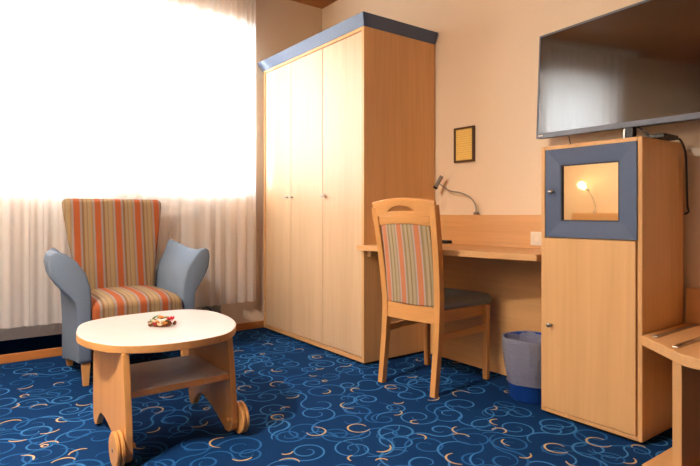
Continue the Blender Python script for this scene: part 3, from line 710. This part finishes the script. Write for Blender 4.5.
for (r, d_, h, a) in ((-.040, .004, .030, 2.5), (-.034, .008, .036, 1.8), (.018, .006, .034, .5), (-.02, .012, .034, 2.2), (.028, -.01, .024, 5.4), (-.046, -.006, .022, 3.0), (.004, .01, .032, 1.2)):
    c = at(r, d_) + Vector((0, 0, h)); u = Vector((math.cos(a), math.sin(a), .35)).normalized(); v_ = Vector((-math.sin(a), math.cos(a), .1)); nrm = u.cross(v_) * .0015
    pts = [c - u * .014, c + v_ * .006, c + u * .016, c - v_ * .006]
    f0 = [bm.verts.new(p + nrm) for p in pts]; f1 = [bm.verts.new(p - nrm) for p in pts]
    bm.faces.new(f0); bm.faces.new(f1[::-1])
    for i in range(4): bm.faces.new((f0[i], f1[i], f1[(i + 1) % 4], f0[(i + 1) % 4]))
obj('leaves', bm, green, ar, label='green leaves')

# ------------------------------------------------------------------ armchair (faces +X)
AY = 0.862
ac = thing('armchair', 'striped armchair with flared blue grey arms before the sheer curtains', 'armchair', (-3.45, AY, 0))
bm = BM(); box(bm, -3.70, -3.175, AY - 0.243, AY + 0.243, 0.135, 0.30); obj('seat_base', bm, arm_stripe, ac, bevel=0.012, seg=3)
# seat cushion: crowned top
bm = BM(); nx_, ny_ = 14, 14; X0, X1, Y0, Y1 = -3.72, -3.135, AY - 0.245, AY + 0.245
def crown(u, v): return 0.445 + 0.030 * (1 - (2 * v - 1) ** 4) * (0.4 + 0.6 * math.sin(PI * min(1, u * 1.0)) ** 0.5) - 0.02 * max(0, (u - .8) / .2) ** 2
def pt(u, v):
    bulge = 0.012 * (1 - (2 * v - 1) ** 2)
    return X0 + (X1 + bulge - X0) * u, Y0 + (Y1 - Y0) * v
T = [[bm.verts.new((*pt(i / nx_, j / ny_), crown(i / nx_, j / ny_))) for j in range(ny_ + 1)] for i in range(nx_ + 1)]
B = [[bm.verts.new((*pt(i / nx_, j / ny_), 0.302)) for j in range(ny_ + 1)] for i in range(nx_ + 1)]
for i in range(nx_):
    for j in range(ny_):
        bm.faces.new((T[i][j], T[i + 1][j], T[i + 1][j + 1], T[i][j + 1])); bm.faces.new((B[i][j], B[i][j + 1], B[i + 1][j + 1], B[i + 1][j]))
for i in range(nx_):
    for j in (0, ny_): bm.faces.new((T[i][j], T[i + 1][j], B[i + 1][j], B[i][j]))
for j in range(ny_):
    for i in (0, nx_): bm.faces.new((T[i][j], T[i][j + 1], B[i][j + 1], B[i][j]))
obj('seat_cushion', bm, arm_stripe, ac, bevel=0.022, seg=4, smooth=True)
# backrest: tapered pad leaning back
def rrect(xf, xb, hw_, z, r=0.035, n=5):
    pts = []
    for (cx_, cy_, a0) in ((xf - r, hw_ - r, 0), (xb + r, hw_ - r, PI / 2), (xb + r, -hw_ + r, PI), (xf - r, -hw_ + r, 1.5 * PI)):
        for k in range(n):
            a = a0 + PI / 2 * k / (n - 1); pts.append((cx_ + r * math.cos(a), AY + cy_ + r * math.sin(a), z))
    return pts
rings = []
for z, xf, xb, hw_, r in ((0.36, -3.600, -3.72, 0.215, .03), (0.46, -3.612, -3.735, 0.226, .035), (0.60, -3.640, -3.762, 0.246, .035), (0.75, -3.668, -3.786, 0.268, .035), (0.88, -3.690, -3.804, 0.288, .035), (0.975, -3.704, -3.814, 0.300, .035),
                          (1.005, -3.712, -3.812, 0.300, .03), (1.022, -3.726, -3.802, 0.291, .025), (1.028, -3.742, -3.790, 0.275, .015)):
    rings.append(rrect(xf, xb, hw_, z, r))
obj('backrest', loft(BM(), rings), arm_stripe, ac, smooth=True)
def arm(s):
    bm = BM(); rings = []
    #        x      bottom z, top tweak, flare
    secs = [(-3.155, .150, .000, 0.95), (-3.165, .130, .000, 1.0), (-3.30, .115, -.016, 1.0), (-3.42, .095, -.014, 0.92), (-3.54, .075, .006, 0.74), (-3.66, .050, .030, 0.50), (-3.70, .045, .034, 0.45)]
    for k, (x, zb, dz_, fl) in enumerate(secs):
        if s < 0: dz_ = 0.004
        k_ = fl * (1.0 if s < 0 else 0.74)
        F = lambda a: 0.315 + (a - 0.315) * k_ if a > 0.315 else a
        G = lambda z: z + dz_ * max(0, (z - .5) / .22)
        P = [(0.247, zb), (0.247, 0.30), (0.247, 0.45), (0.252, 0.53), (0.274, 0.605), (F(0.322), G(0.672)), (F(0.372), G(0.712)), (F(0.420), G(0.726)), (F(0.448), G(0.708)),
             (F(0.456), G(0.665)), (F(0.446), G(0.612)), (F(0.408), 0.550), (F(0.360), 0.495), (F(0.326), 0.455), (0.313, 0.30), (0.312, zb)]
        shrink = 0.9 if k == 0 else 1.0
        my = sum(p[0] for p in P) / len(P)
        rings.append([(x, AY + s * (my + (y - my) * shrink), z if shrink == 1 else z - 0.008 * (z > .5)) for y, z in P])
    loft(bm, rings)
    return bm
for s in (-1, 1):
    obj('arm', arm(s), grey_cloth, ac, bevel=0.006, seg=3, smooth=True, label='flared blue grey arm')
for (x, s, zt) in ((-3.195, -1, .133), (-3.195, 1, .133), (-3.68, -1, .052), (-3.68, 1, .052)):
    y = AY + s * 0.272
    bm = BM(); loft(bm, [[(x - .014, y - .014, 0), (x + .014, y - .014, 0), (x + .014, y + .014, 0), (x - .014, y + .014, 0)], [(x - .022, y - .022, zt), (x + .022, y - .022, zt), (x + .022, y + .022, zt), (x - .022, y + .022, zt)]])
    obj('leg', bm, solid_z, ac, bevel=0.003)

# ------------------------------------------------------------------ across the room: what the mirror and the screen show, and the added fill lamp
hb = thing('headboard', 'beech headboard on the wall opposite, seen in the cabinet mirror', 'headboard', (-2.9, YL + 0.03, 0))
obj('board', box(BM(), -3.42, -2.30, YL + 0.02, YL + 0.06, 0.30, 0.94), beech_x, hb, bevel=0.003)
obj('leg', box(BM(), -3.40, -3.34, YL + 0.02, YL + 0.055, 0, 0.30), beech_z, hb)
obj('leg', box(BM(), -2.38, -2.32, YL + 0.02, YL + 0.055, 0, 0.30), beech_z, hb)
lt, h, d = gooseneck('reading_lamp', 'lit gooseneck reading lamp on the headboard, seen in the cabinet mirror', (-3.155, YL + 0.04, 0.941),
    [(-3.155, YL + .04, .955), (-3.15, YL + .042, 1.03), (-3.165, YL + .06, 1.10), (-3.185, YL + .09, 1.16), (-3.20, YL + .12, 1.195)], (-3.202, YL + .135, 1.208), (-0.1, 0.9, 0.35), True)
bm = BM(); sphere(bm, h + d * 0.05, 0.022, (1, 1, 1), 14, 10)
obj('bulb', bm, emit('warm_bulb', (255, 226, 170), 30), lt, smooth=True)
pl = bpy.data.lights.new('reading_lamp_light', 'POINT'); pl.energy = 0.8; pl.color = (1.0, 0.74, 0.42); pl.shadow_soft_size = 0.03
pob = bpy.data.objects.new('reading_lamp_light', pl); C.objects.link(pob); pob.location = h + d * 0.085 + Vector((0, 0, 0.01))

cl = thing('added_fill_lamp', 'round opal lamp added as fill light, out of view on the brown wood ceiling', 'ceiling lamp', (FILL_LAMP[0], FILL_LAMP[1], ZC))  # unseen fixture added to brighten the room
bm = BM(); lathe(bm, [(0, 0), (0.23, 0), (0.23, -0.03), (0, -0.03)], (FILL_LAMP[0], FILL_LAMP[1], ZC), 'Z', 32, False); obj('mount', bm, white_paint, cl)
bm = BM(); lathe(bm, [(0.22, -0.031), (0.235, -0.05), (0.23, -0.085), (0.20, -0.11), (0.0, -0.12)], (FILL_LAMP[0], FILL_LAMP[1], ZC), 'Z', 32, False); obj('opal_shade', bm, emit('fill_lamp_glow', (255, 228, 190), 3.0), cl, smooth=True)
lo.location.z = ZC - 0.13
